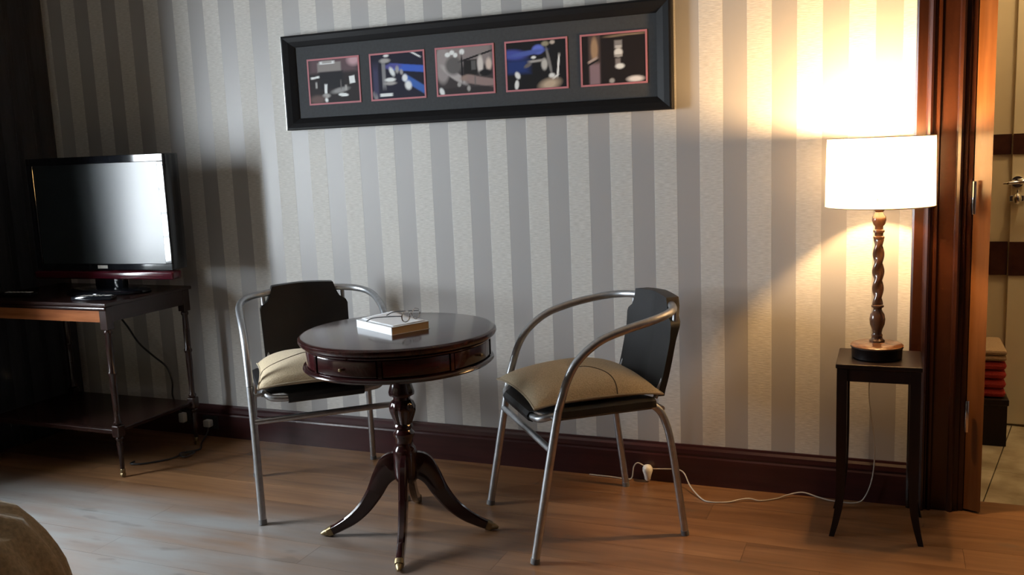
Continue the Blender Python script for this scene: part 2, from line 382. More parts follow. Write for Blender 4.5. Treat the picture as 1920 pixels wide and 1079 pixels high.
# door casing: moulded boards on both sides and across the head
def casing_profile():
    return [(0, 0), (0, -0.034), (0.006, -0.038), (0.032, -0.038), (0.037, -0.044), (0.044, -0.048), (0.050, -0.044), (0.054, -0.034), (0.060, -0.030), (0.064, -0.036), (0.070, -0.036),
            (0.075, -0.026), (0.118, -0.026), (0.122, -0.034), (0.130, -0.036), (0.136, -0.030), (0.138, -0.018), (0.150, -0.018), (0.154, -0.012), (0.167, -0.012), (0.167, 0)]
cs = empty('trim_1', (0, 0, 0), kind='structure')
mk('casing_board', prism([(0.738 + u, v) for u, v in casing_profile()], 0, DZ, axis='z'), M['casing'], cs)
mk('casing_board', prism([(DX1 + 0.167 - u, v) for u, v in casing_profile()], 0, DZ, axis='z'), M['casing'], cs)
mk('casing_head', box(0.738, DX1 + 0.167, -0.042, 0, DZ, DZ + 0.17, 0.006), M['casing'], cs)
mk('jamb', box(DX0 - 0.004, DX0 + 0.0015, 0, 0.1, 0, DZ), M['casing'], cs)

# the room door, swung open into the corridor, seen on its hinge edge
d1 = empty('door_1', (0.908, -0.030, 0), 0, kind='structure')
mk('door_panel', prism([(0.000, 0.019), (0.046, 0.0), (0.046, 0.78), (0.000, 0.78)], 0.008, 2.03, axis='z'), M['leaf'], d1)
for z in (0.32, 1.0, 1.78):
    h = mk('hinge', lathe([(0.006, z - 0.05), (0.0065, z - 0.049), (0.0065, z + 0.049), (0.006, z + 0.05)], 12, -0.001, -0.008), M['chrome'], d1, True)

# window in the left wall: frame, glazing bars, panes
w1 = empty('window_1', (XL, 0, 0), kind='structure')
fwid = 0.045
b = box(-0.09, -0.02, WY0, WY0 + fwid, WZ0, WZ1); box(-0.09, -0.02, WY1 - fwid, WY1, WZ0, WZ1, bm=b)
box(-0.09, -0.02, WY0, WY1, WZ0, WZ0 + fwid, bm=b); box(-0.09, -0.02, WY0, WY1, WZ1 - fwid, WZ1, bm=b)
mk('window_frame', b, M['white_paint'], w1)
iy0, iy1, iz0, iz1 = WY0 + fwid, WY1 - fwid, WZ0 + fwid, WZ1 - fwid
nb = 8
for k in range(1, nb):
    z = iz0 + (iz1 - iz0) * k / nb
    mk('glazing_bar', box(-0.066, -0.040, iy0, iy1, z - 0.008, z + 0.008), M['white_paint'], w1)
ym = (iy0 + iy1) / 2
mk('mullion', box(-0.070, -0.036, ym - 0.014, ym + 0.014, iz0, iz1), M['white_paint'], w1)
for k in range(nb):
    z0 = iz0 + (iz1 - iz0) * k / nb; z1 = iz0 + (iz1 - iz0) * (k + 1) / nb
    for ya, yb in ((iy0, ym), (ym, iy1)):
        mk('pane', box(-0.055, -0.052, ya, yb, z0, z1), M['glass'], w1)
mk('window_sill', box(-0.1, 0.07, WY0 - 0.05, WY1 + 0.05, WZ0 - 0.03, WZ0, 0.006), M['white_paint'], w1)

def curtain(y0, y1, label, amp=0.035, xo=0.175):
    def full(y):                      # the curtain lies flatter against the wall in the corner
        t = min(1.0, max(0.0, (-0.50 - y) / 0.25)); return t * t * (3 - 2 * t)
    n = 150; hgt = 2.5
    def f(u, v):
        y = y0 + (y1 - y0) * u
        ph = u * (y1 - y0) / 0.095 * 2 * PI
        a = amp * (0.75 + 0.25 * math.sin(u * 9)) * (1 - 0.25 * v)
        q = full(y); return (XL + 0.045 + (xo - 0.045) * q + a * (0.5 + 0.5 * q) * math.sin(ph + 0.3 * math.sin(v * 3)), y + 0.012 * math.sin(ph * 2), 0.02 + hgt * v)
    bm = grid(f, n, 10)
    o = mk('curtain', bm, M['curtain'], None, True)
    so = o.modifiers.new('thickness', 'SOLIDIFY'); so.thickness = 0.004
    return tag(o, label, 'curtain', 'dark window curtains')
curtain(-1.12, -0.03, 'dark heavy curtain hanging in the corner behind the television')
curtain(-2.70, -1.84, 'dark heavy curtain on the side of the window away from the television')
rod = empty('curtain_rod', (XL + 0.175, 0, 2.56), 0, 'dark metal rod carrying the two dark curtains', 'curtain rod')
mk('rod', tube([(0, -2.9, 0), (0, -0.03, 0)], 0.012), M['black_matte'], rod, True)
for yy in (-2.85, -1.5, -0.1): mk('bracket', box(-0.175, 0.012, yy - 0.012, yy + 0.012, -0.03, -0.012), M['black_matte'], rod)

# ------------------------------------------------------------------ corridor behind the doorway
HY = 1.02
b = box(0.30, 2.3, HY, HY + 0.1, -0.06, ZC); struct('wall_corridor', b, M['cream'])
struct('wall_corridor_left', box(0.20, 0.30, 0.1, HY + 0.1, -0.06, ZC), M['cream'])
struct('wall_corridor_right', box(2.2, 2.3, 0.1, HY, -0.06, ZC), M['cream'])
tr2 = empty('trim_2', (0, 0, 0), kind='structure')
for z0, z1 in ((1.104, 1.184), (0.621, 0.757)):
    mk('wall_band', box(0.30, 1.112, HY - 0.008, HY, z0, z1, 0.001), M['band'], tr2)
d2 = empty('door_2', (1.112, HY, 0), kind='structure')
mk('door_panel', box(0.004, 0.80, -0.016, 0.0, 0.005, 2.03, 0.002), M['cream_door'], d2)
for z0, z1 in ((1.104, 1.184), (0.621, 0.757)):
    mk('door_band', box(0.004, 0.80, -0.020, -0.0165, z0, z1), M['band'], d2)
hd = mk('handle', tube(spline([(-0.030, -0.066, 0.992), (-0.005, -0.070, 0.994), (0.024, -0.068, 0.996), (0.06, -0.066, 0.998), (0.12, -0.062, 0.992)], 5), [0.0045] * 3 + [0.007] * 8 + [0.010] * 3 + [0.008] * 7, 10), M['chrome'], d2, True)
mk('handle_spindle', tube([(0.024, -0.068, 0.996), (0.024, -0.014, 0.996)], 0.008), M['chrome'], hd, True)
mk('handle_rose', tube([(0.024, -0.028, 0.996), (0.024, -0.014, 0.996)], 0.022, 20), M['chrome'], hd, True)
mk('lock_knob', lathe([(0.004, 0.905), (0.013, 0.912), (0.017, 0.93), (0.013, 0.946), (0.005, 0.952), (0.005, 0.965)], 18, 0.024, -0.034), M['chrome'], d2, True)
mk('lock_plate', box(-0.002, 0.05, -0.022, -0.0165, 0.918, 0.942, 0.002), M['chrome'], d2)

cf = struct('floor_corridor', box(0.20, 2.3, 0.1, HY + 0.1, -0.06, -0.02), M['gap'])
ca, sa = math.cos(math.radians(-11)), math.sin(math.radians(-11))
TS = 0.6; tb = box(-TS / 2 + 0.0015, TS / 2 - 0.0015, -TS / 2 + 0.0015, TS / 2 - 0.0015, -0.018, -0.001, 0.001, seg=1)
tm = bpy.data.meshes.new('tile'); tb.to_mesh(tm); tb.free(); tm.materials.append(M['marble'])
for i in range(-1, 3):
    for j in range(0, 3):
        lx, ly = (i + 0.5) * TS, (j + 0.5) * TS - 0.28
        px, py = 0.975 + lx * ca - ly * sa, 0.10 + lx * sa + ly * ca
        if 0.2 < px < 2.7 and py < 1.2: link('tile', tm, cf, (px, py, 0), (0, 0, math.radians(-11)))

bn = empty('low_bench', (1.03, 0.85, 0), 0, 'low dark wooden bench in the corridor under the folded towels', 'bench')
mk('seat', box(-0.06, 0.075, -0.15, 0.15, 0.16, 0.185, 0.004), M['dark_wood'], bn)
mk('front_panel', box(-0.055, 0.07, -0.145, -0.125, 0.0, 0.16), M['dark_wood'], bn)
mk('side_panel', box(-0.055, -0.035, -0.125, 0.145, 0.0, 0.16), M['dark_wood'], bn)
mk('side_panel', box(0.05, 0.07, -0.125, 0.145, 0.0, 0.16), M['dark_wood'], bn)
def towel(z, h, mat, label, w=0.058):
    t = empty('folded_towel', (1.037, 0.85, z), 0, label, 'towel', 'folded towels on the corridor bench')
    for k in range(2):
        mk('fold', box(-w, w, -0.135, 0.13, k * h / 2 + 0.001, (k + 1) * h / 2 - 0.001, h * 0.22), mat, t, True)
    return t
towel(0.185, 0.072, M['red_cloth'], 'red folded towel lying directly on the corridor bench')
towel(0.258, 0.070, M['red_cloth'], 'red folded towel in the middle of the corridor stack')
towel(0.329, 0.045, M['tan_cloth'], 'tan folded towel on top of the red corridor towels')

hl = empty('ceiling_light', (1.45, 0.55, ZC), 0, 'warm round ceiling light in the corridor', 'ceiling light')
mk('light_plate', lathe([(0.10, -0.02), (0.11, -0.015), (0.11, 0.0)], 28), M['chrome'], hl, True)
mk('light_globe', lathe([(0.01, -0.105), (0.05, -0.095), (0.08, -0.07), (0.092, -0.03), (0.09, -0.02)], 28), M['hallbulb'], hl, True)
hp = bpy.data.lights.new('corridor_lamp', 'POINT'); hp.energy = 42; hp.color = (1.0, 0.72, 0.40); hp.shadow_soft_size = 0.09
ho = bpy.data.objects.new('corridor_lamp', hp); COL.objects.link(ho); ho.location = (1.45, 0.55, ZC - 0.2)

# ------------------------------------------------------------------ framed row of photographs
pf = empty('picture_frame', (-0.7825, 0, 1.4955), 0, 'long black frame with five photographs hung on the striped wall', 'picture')
FX, FZ = 0.7775, 0.1825                   # half outer size
IX, IZ = 0.7225, 0.1375                   # half sight size
def frame_bar(p0, p1, p2, p3):
    """one mitred moulding: outer edge p0-p1, inner edge p2-p3 (x, z)"""
    b = bmesh.new()
    def lerp(a, c, t): return (a[0] + (c[0] - a[0]) * t, a[1] + (c[1] - a[1]) * t)
    prof = [(0.0, -0.002), (0.0, -0.026), (0.06, -0.031), (0.18, -0.032), (0.55, -0.026), (0.9, -0.017), (1.0, -0.014), (1.0, -0.002)]
    A = [b.verts.new((lerp(p0, p3, t)[0], y, lerp(p0, p3, t)[1])) for t, y in prof]
    B = [b.verts.new((lerp(p1, p2, t)[0], y, lerp(p1, p2, t)[1])) for t, y in prof]
    n = len(prof)
    for i in range(n): b.faces.new((A[i], A[(i + 1) % n], B[(i + 1) % n], B[i]))
    b.faces.new(A); b.faces.new(B[::-1]); return b
oc = [(-FX, -FZ), (FX, -FZ), (FX, FZ), (-FX, FZ)]; ic = [(-IX, -IZ), (IX, -IZ), (IX, IZ), (-IX, IZ)]
for i in range(4):
    j = (i + 1) % 4
    mk('frame_bar', frame_bar(oc[i], oc[j], ic[j], ic[i]), M['frame'], pf)
mk('silver_edge', box(-FX - 0.003, -FX, -0.024, -0.002, -FZ, FZ), M['frame_edge'], pf)
mk('mat_board', box(-IX, IX, -0.011, -0.004, -IZ, IZ), M['mat'], pf)

def paint(shapes, base, nu=72, nv=54):
    """colours of a small print, laid down as soft blobs and bars: (kind, u, v, ru, rv, angle, colour, softness)"""
    cols = []
    for i in range(nu + 1):
        for j in range(nv + 1):
            u, v = i / nu, j / nv
            c = list(base(u, v)) if callable(base) else list(base)
            for k, cu, cv, ru, rv, an, col, so in shapes:
                du, dv = (u - cu), (v - cv) * 0.74; ca_, sa_ = math.cos(an), math.sin(an)
                a, d = (du * ca_ + dv * sa_) / ru, (-du * sa_ + dv * ca_) / (rv * 0.74)
                q = max(abs(a), abs(d)) if k == 'r' else math.hypot(a, d)
                so *= 0.55; t = min(1, max(0, (1 + so - q) / (2 * so)))
                for m_ in range(3): c[m_] = c[m_] * (1 - t) + col[m_] * t
            cols.append((c[0], c[1], c[2], 1.0))
    return cols
Wt, Lg, Gy, Bk = (0.75, 0.78, 0.78), (0.36, 0.35, 0.34), (0.14, 0.13, 0.13), (0.015, 0.014, 0.016)
Bl, Bd = (0.05, 0.12, 0.52), (0.02, 0.04, 0.16)
PH = [
 ([('r', .5, .95, .5, .25, 0, (.11, .075, .085), .3), ('r', .42, .83, .24, .11, 0, (.25, .23, .22), .12), ('r', .38, .93, .15, .035, 0, Wt, .3), ('r', .38, .95, .10, .03, 0, Lg, .3), ('e', .92, .95, .12, .12, 0, (.5, .33, .36), .8),
   ('r', .45, .52, .24, .2, 0, (.022, .022, .026), .2), ('r', .87, .5, .055, .085, .1, Wt, .2), ('r', .12, .6, .085, .025, .1, Wt, .4), ('r', .14, .42, .02, .07, 0, Lg, .5), ('r', .33, .32, .028, .11, -.05, Wt, .3),
   ('e', .33, .16, .08, .05, 0, Lg, .6), ('e', .62, .27, .17, .06, .15, (.28, .28, .28), .7), ('r', .64, .4, .012, .1, 0, Gy, .6), ('e', .68, .16, .1, .04, -.1, Wt, .3), ('r', .74, .32, .02, .06, 0, Lg, .6), ('e', .15, .08, .16, .1, 0, (.13, .09, .085), .7), ('e', .33, .06, .03, .05, .4, Wt, .7)], (0.03, 0.026, 0.028)),
 ([('r', .72, .66, .34, .075, -.12, Bl, .3), ('e', .42, .72, .16, .06, 0, (.09, .09, .3), .6), ('r', .84, .28, .24, .08, -.55, (.05, .13, .42), .4), ('r', .24, .55, .035, .3, 0, (.22, .22, .23), .5), ('e', .27, .86, .1, .05, 0, Lg, .6), ('e', .3, .97, .05, .03, 0, Wt, .6),
   ('e', .36, .42, .1, .045, 0, Wt, .5), ('e', .36, .34, .11, .04, 0, Lg, .6), ('r', .27, .08, .12, .035, 0, Wt, .3), ('e', .4, .6, .04, .11, .5, Wt, .6), ('e', .5, .64, .035, .08, 0, Lg, .7), ('e', .58, .58, .03, .06, .2, Lg, .7), ('e', .64, .44, .05, .08, 0, Wt, .5), ('e', .7, .27, .06, .1, .3, Wt, .6),
   ('r', .86, .95, .1, .018, -.5, Wt, .5), ('e', .06, .08, .04, .1, .3, Lg, .6), ('r', .08, .4, .05, .35, 0, (.05, .05, .1), .7)], (0.016, 0.016, 0.03)),
 ([('r', .5, .9, .5, .3, 0, (.24, .21, .21), .25), ('e', .1, .65, .14, .4, 0, (.3, .27, .27), .3), ('e', .3, .42, .28, .085, -.62, (.42, .39, .39), .35), ('e', .3, .62, .15, .2, 0, (.12, .115, .115), .4), ('e', .2, .87, .05, .05, 0, Wt, .4), ('e', .28, .91, .045, .05, 0, Wt, .4), ('e', .34, .85, .04, .05, 0, Wt, .4), ('e', .46, .91, .045, .06, 0, Wt, .4),
   ('r', .72, .8, .3, .02, .24, Bk, .4), ('r', .45, .55, .012, .28, 0, Bk, .5), ('r', .6, .56, .12, .17, 0, (.02, .018, .018), .15), ('r', .66, .6, .04, .1, 0, (.1, .1, .1), .3), ('e', .78, .6, .05, .2, 0, (.62, .58, .55), .5), ('e', .93, .6, .05, .13, 0, (.6, .5, .44), .6), ('e', .86, .42, .12, .07, 0, Bk, .5),
   ('e', .55, .33, .13, .07, 0, (.3, .22, .19), .5), ('r', .8, .24, .27, .09, -.2, (.27, .2, .19), .35), ('r', .68, .27, .012, .09, 0, Gy, .5), ('r', .5, .06, .5, .07, 0, (.035, .03, .032), .4), ('e', .39, .2, .035, .05, 0, Lg, .5), ('e', .56, .1, .03, .06, 0, Lg, .6), ('e', .07, .06, .04, .09, .4, Wt, .5)], (0.05, 0.043, 0.045)),
 ([('e', .12, .74, .22, .11, -.1, (.06, .08, .34), .6), ('e', .54, .82, .1, .1, 0, (.12, .17, .62), .4), ('e', .35, .76, .3, .05, .1, (.08, .12, .4), .6), ('r', .18, .48, .2, .14, 0, Bd, .6), ('e', .64, .5, .05, .12, 0, (.5, .5, .48), .5), ('r', .5, .58, .12, .025, .05, Lg, .6), ('e', .46, .66, .04, .03, 0, Wt, .5), ('e', .36, .5, .07, .04, .4, Gy, .5), ('e', .72, .55, .025, .3, .2, (.2, .2, .2), .6),
   ('r', .87, .45, .016, .22, -.1, Wt, .5), ('r', .82, .22, .06, .02, .6, Wt, .5), ('e', .76, .25, .05, .05, 0, Wt, .6), ('e', .72, .07, .16, .11, .2, (.5, .4, .3), .9), ('e', .18, .3, .04, .08, .5, Wt, .5), ('e', .16, .1, .035, .1, -.1, Wt, .4), ('e', .66, .93, .06, .05, 0, (.3, .28, .2), .6), ('e', .78, .95, .04, .04, 0, (.5, .45, .4), .6)], (0.012, 0.012, 0.014)),
 ([('r', .2, .55, .09, .5, 0, (.09, .065, .06), .4), ('e', .2, .72, .055, .24, 0, (.36, .24, .15), .5), ('r', .2, .2, .08, .22, 0, (.24, .17, .2), .3), ('r', .18, .45, .10, .02, .45, Bk, .4), ('r', .17, .5, .08, .025, .45, (.4, .33, .3), .5), ('r', .58, .82, .06, .05, 0, (.25, .24, .24), .4), ('r', .58, .74, .055, .03, 0, (.5, .49, .48), .5), ('e', .58, .62, .065, .09, 0, (.72, .72, .7), .4), ('r', .58, .56, .06, .025, 0, Lg, .4), ('r', .57, .44, .04, .06, 0, (.22, .2, .2), .5),
   ('e', .6, .34, .07, .055, 0, Wt, .5), ('e', .84, .06, .12, .06, 0, (.8, .76, .75), .7), ('e', .47, .05, .04, .05, 0, Lg, .6), ('r', .7, .97, .3, .02, .03, (.24, .18, .12), .6)], (0.016, 0.013, 0.014)),
]
PX = [-1.336, -1.054, -0.773, -0.494, -0.211]
for k, (cx, (shp, bs)) in enumerate(zip(PX, PH)):
    ph = mk('photograph', grid(lambda u, v, cx=cx: (cx + 0.7825 - 0.112 + 0.224 * u, -0.0127, -0.0825 + 0.163 * v), 72, 54), M['print'], pf)
    ca_ = ph.data.color_attributes.new('print', 'FLOAT_COLOR', 'POINT')
    for i, c in enumerate(paint(shp, bs)): ca_.data[i].color = c
    bd = bmesh.new(); x0, x1, z0, z1, t = cx + 0.7825 - 0.1185, cx + 0.7825 + 0.1185, -0.0895, 0.0875, 0.0065
    box(x0, x1, -0.0135, -0.0112, z0, z0 + t, bm=bd); box(x0, x1, -0.0135, -0.0112, z1 - t, z1, bm=bd)
    box(x0, x0 + t, -0.0135, -0.0112, z0 + t, z1 - t, bm=bd); box(x1 - t, x1, -0.0135, -0.0112, z0 + t, z1 - t, bm=bd)
    mk('photo_border', bd, M['pink'], ph)
    ph['label'] = ['photograph of a dark lounge with white lights', 'photograph of a blue-lit bar counter', 'photograph of a grey curved lounge with sofas', 'photograph with blue light and silver glassware', 'photograph of a dark column of silver lamps'][k]

# ------------------------------------------------------------------ drum table
TX, TY, TZ, TR = -0.727, -0.690, 0.664, 0.305
tb_ = empty('drum_table', (TX, TY, 0), math.radians(22), 'round dark mahogany drum table with drawers and four curved legs', 'table')
mk('tabletop', lathe([(TR - 0.02, TZ - 0.022), (TR - 0.004, TZ - 0.020), (TR, TZ - 0.013), (TR - 0.001, TZ - 0.005), (TR - 0.006, TZ - 0.001), (TR - 0.012, TZ), (0.001, TZ)], 96), M['mahogany_top'], tb_, True)
AZ0, AZ1 = 0.562, TZ - 0.022
mk('apron', lathe([(0.02, AZ0 + 0.004), (TR - 0.03, AZ0 + 0.004), (TR - 0.03, AZ1), (0.02, AZ1)], 96), M['mahogany'], tb_, True)
mk('lower_moulding', lathe([(TR - 0.03, AZ0), (TR - 0.016, AZ0), (TR - 0.010, AZ0 + 0.006), (TR - 0.013, AZ0 + 0.012), (TR - 0.019, AZ0 + 0.015), (TR - 0.03, AZ0 + 0.016)], 96), M['mahogany'], tb_, True)
mk('upper_moulding', lathe([(TR - 0.03, AZ1 - 0.011), (TR - 0.017, AZ1 - 0.010), (TR - 0.014, AZ1 - 0.006), (TR - 0.018, AZ1), (TR - 0.03, AZ1)], 96), M['mahogany'], tb_, True)
def arc_panel(a0, a1, r0, r1, z0, z1, n=14):
    b = bmesh.new(); ring = []
    for i in range(n + 1):
        a = a0 + (a1 - a0) * i / n; c, s = math.cos(a), math.sin(a)
        ring.append([b.verts.new((r * c, r * s, z)) for r, z in ((r0, z0), (r1, z0 + 0.002), (r1 + 0.001, z0 + 0.006), (r1 + 0.001, z1 - 0.006), (r1, z1 - 0.002), (r0, z1))])
    for p, q in zip(ring, ring[1:]):
        for k in range(6): b.faces.new((p[k], p[(k + 1) % 6], q[(k + 1) % 6], q[k]))
    b.faces.new(ring[0]); b.faces.new(ring[-1][::-1]); return b
for q in range(4):
    a = q * PI / 2 - math.radians(27)
    dr = mk('drawer', arc_panel(a - 0.37, a + 0.37, TR - 0.032, TR - 0.022, AZ0 + 0.017, AZ1 - 0.012), M['mahogany'], tb_, True)
    c, s = math.cos(a), math.sin(a)
    mk('knob', tube([(c * (TR - 0.022), s * (TR - 0.022), 0.602), (c * (TR - 0.010), s * (TR - 0.010), 0.602), (c * (TR - 0.006), s * (TR - 0.006), 0.602)], [0.003, 0.0055, 0.003], 10), M['brass'], dr, True)
    a2 = a + PI / 4
    for sg in (-1, 1):
        mk('apron_pilaster', arc_panel(a2 + sg * 0.376 - 0.018, a2 + sg * 0.376 + 0.018, TR - 0.032, TR - 0.019, AZ0 + 0.015, AZ1 - 0.010, 4), M['mahogany'], tb_, True)
    mk('apron_panel', arc_panel(a2 - 0.345, a2 + 0.345, TR - 0.032, TR - 0.023, AZ0 + 0.017, AZ1 - 0.012), M['mahogany_red'], tb_, True)
flute = lambda z, a: 1 + (0.06 * math.cos(a * 12) if 0.36 < z < 0.43 else 0)
ped = [(0.030, 0.175), (0.036, 0.185), (0.038, 0.20), (0.038, 0.272), (0.034, 0.285), (0.028, 0.293), (0.027, 0.315), (0.033, 0.325), (0.034, 0.333), (0.027, 0.340), (0.024, 0.346), (0.030, 0.352), (0.030, 0.358), (0.026, 0.364), (0.033, 0.385), (0.039, 0.405), (0.040, 0.420), (0.036, 0.435), (0.027, 0.442), (0.026, 0.450), (0.040, 0.458), (0.041, 0.466), (0.034, 0.490), (0.028, 0.520), (0.025, 0.566)]
mk('pedestal', lathe(ped, 48, lobes=flute), M['mahogany'], tb_, True)
mk('top_block', lathe([(0.05, 0.548), (0.11, 0.552), (0.12, 0.566)], 32), M['mahogany'], tb_, True)
sect = [(0.75, 0.9), (1, 0.5), (1, -0.5), (0.75, -0.9), (-0.75, -0.9), (-1, -0.5), (-1, 0.5), (-0.75, 0.9)]
lr = [(0.020, 0.225), (0.048, 0.222), (0.078, 0.190), (0.105, 0.140), (0.140, 0.092), (0.180, 0.056), (0.222, 0.031), (0.250, 0.018), (0.262, 0.013)]
lw_ = [0.044, 0.044, 0.032, 0.026, 0.022, 0.019, 0.0155, 0.0135, 0.012]
def table_leg(name, i0, i1, mat, parent, grow=1.0, n=6):
    P = spline([(r, 0, z) for r, z in lr], n)
    R = [v.x for v in spline([(w, 0, 0) for w in lw_], n)]
    a, c = int(i0 * n), int(i1 * n) + 1
    b = bmesh.new(); rings = []
    for k in range(a, c):
        p = P[k]; t = (P[min(k + 1, len(P) - 1)] - P[max(k - 1, 0)]).normalized(); nn = Vector((-t.z, 0, t.x))
        hw = 0.0155 * grow - 0.004 * k / len(P)
        hh = R[k] * grow
        rings.append([b.verts.new(p + nn * (hh * s0) + Vector((0, hw * s1, 0))) for s0, s1 in sect])
    for p, q in zip(rings, rings[1:]):
        for k in range(8): b.faces.new((p[k], p[(k + 1) % 8], q[(k + 1) % 8], q[k]))
    b.faces.new(rings[0][::-1]); b.faces.new(rings[-1])
    return mk(name, b, mat, parent, True)
for q in range(4):
    lg = table_leg('leg', 0, 8, M['mahogany'], tb_); lg.rotation_euler.z = q * PI / 2
    cp = table_leg('toe_cap', 6.9, 8, M['brass'], lg, 1.12)
    mk('toe_tip', tube([(0.258, 0, 0.013), (0.272, 0, 0.012), (0.284, 0, 0.008)], [0.0125, 0.0105, 0.004], 12), M['brass'], lg, True)

# ------------------------------------------------------------------ book, papers, glasses
bk = empty('book', (-0.697, -0.779, TZ), math.radians(-28.2), 'thick paperback book with white cover lying on the drum table', 'book')
# local x runs back along the page edge, spine along -x
BW, BD, BH = 0.207, 0.138, 0.024
def bookbox(x0, x1, y0, y1, z0, z1, bev=0.0): return box(x0, x1, y0, y1, z0, z1, bev)
bk.rotation_euler.z = math.radians(-28.2)
mk('pages', bookbox(-BW + 0.003, -0.002, 0.004, BD - 0.003, 0.0012, BH - 0.0012), M['pages'], bk)
mk('back_cover', bookbox(-BW, 0, 0.0, BD, 0.0, 0.0012), M['book_cover'], bk)
mk('front_cover', bookbox(-BW, 0, 0.0, BD, BH - 0.0012, BH), M['book_cover'], bk)
mk('spine', bookbox(-BW, 0, 0.0, 0.0035, 0.0005, BH, 0.0008), M['book_cover'], bk)

def leaf_sheet(u, v):
    x, y = -0.195 + 0.185 * u, 0.012 + 0.118 * v
    z = BH + 0.0012 + 0.010 * max(0, 1 - u * 2.2) ** 1.6 * (0.3 + 0.7 * v) + 0.004 * math.sin(u * 5) * v * (1 - u) + 0.004 * max(0, u - 0.75) * v
    return (x, y, z)
lf = mk('leaflet', grid(leaf_sheet, 24, 12), M['paper'], None, True)
lf.location = bk.location; lf.rotation_euler = (0, 0, bk.rotation_euler.z)
so = lf.modifiers.new('thickness', 'SOLIDIFY'); so.thickness = 0.0006; so.offset = -1
tag(lf, 'white curling leaflet lying on top of the book', 'leaflet')

gl = empty('reading_glasses', (-0.672, -0.700, TZ + BH + 0.0070), math.radians(84), 'pair of thin wire reading glasses standing folded open on the book', 'glasses')
for sgn in (-1, 1):
    ring = [(sgn * 0.027 + 0.0215 * math.cos(a), 0, 0.018 + 0.0165 * math.sin(a)) for a in [2 * PI * i / 28 for i in range(28)]]
    rm = mk('rim', tube(ring, 0.0019, 6, closed=True), M['chrome'], gl, True)
    mk('lens', tube([(sgn * 0.027, -0.0004, 0.018), (sgn * 0.027, 0.0004, 0.018)], 1.0, sect=[(0.0165 * math.sin(2 * PI * i / 28), 0.0215 * math.cos(2 * PI * i / 28)) for i in range(28)]), M['glass'], rm)
    mk('temple', tube(spline([(sgn * 0.049, 0, 0.022), (sgn * 0.051, 0.012, 0.022), (sgn * 0.052, 0.06, 0.018), (sgn * 0.053, 0.105, 0.012), (sgn * 0.052, 0.130, 0.001)], 5), 0.0016, 6), M['black_matte'], gl, True)
mk('bridge', tube(spline([(-0.0065, 0, 0.022), (0, -0.002, 0.026), (0.0065, 0, 0.022)], 5), 0.0011, 6), M['chrome'], gl, True)

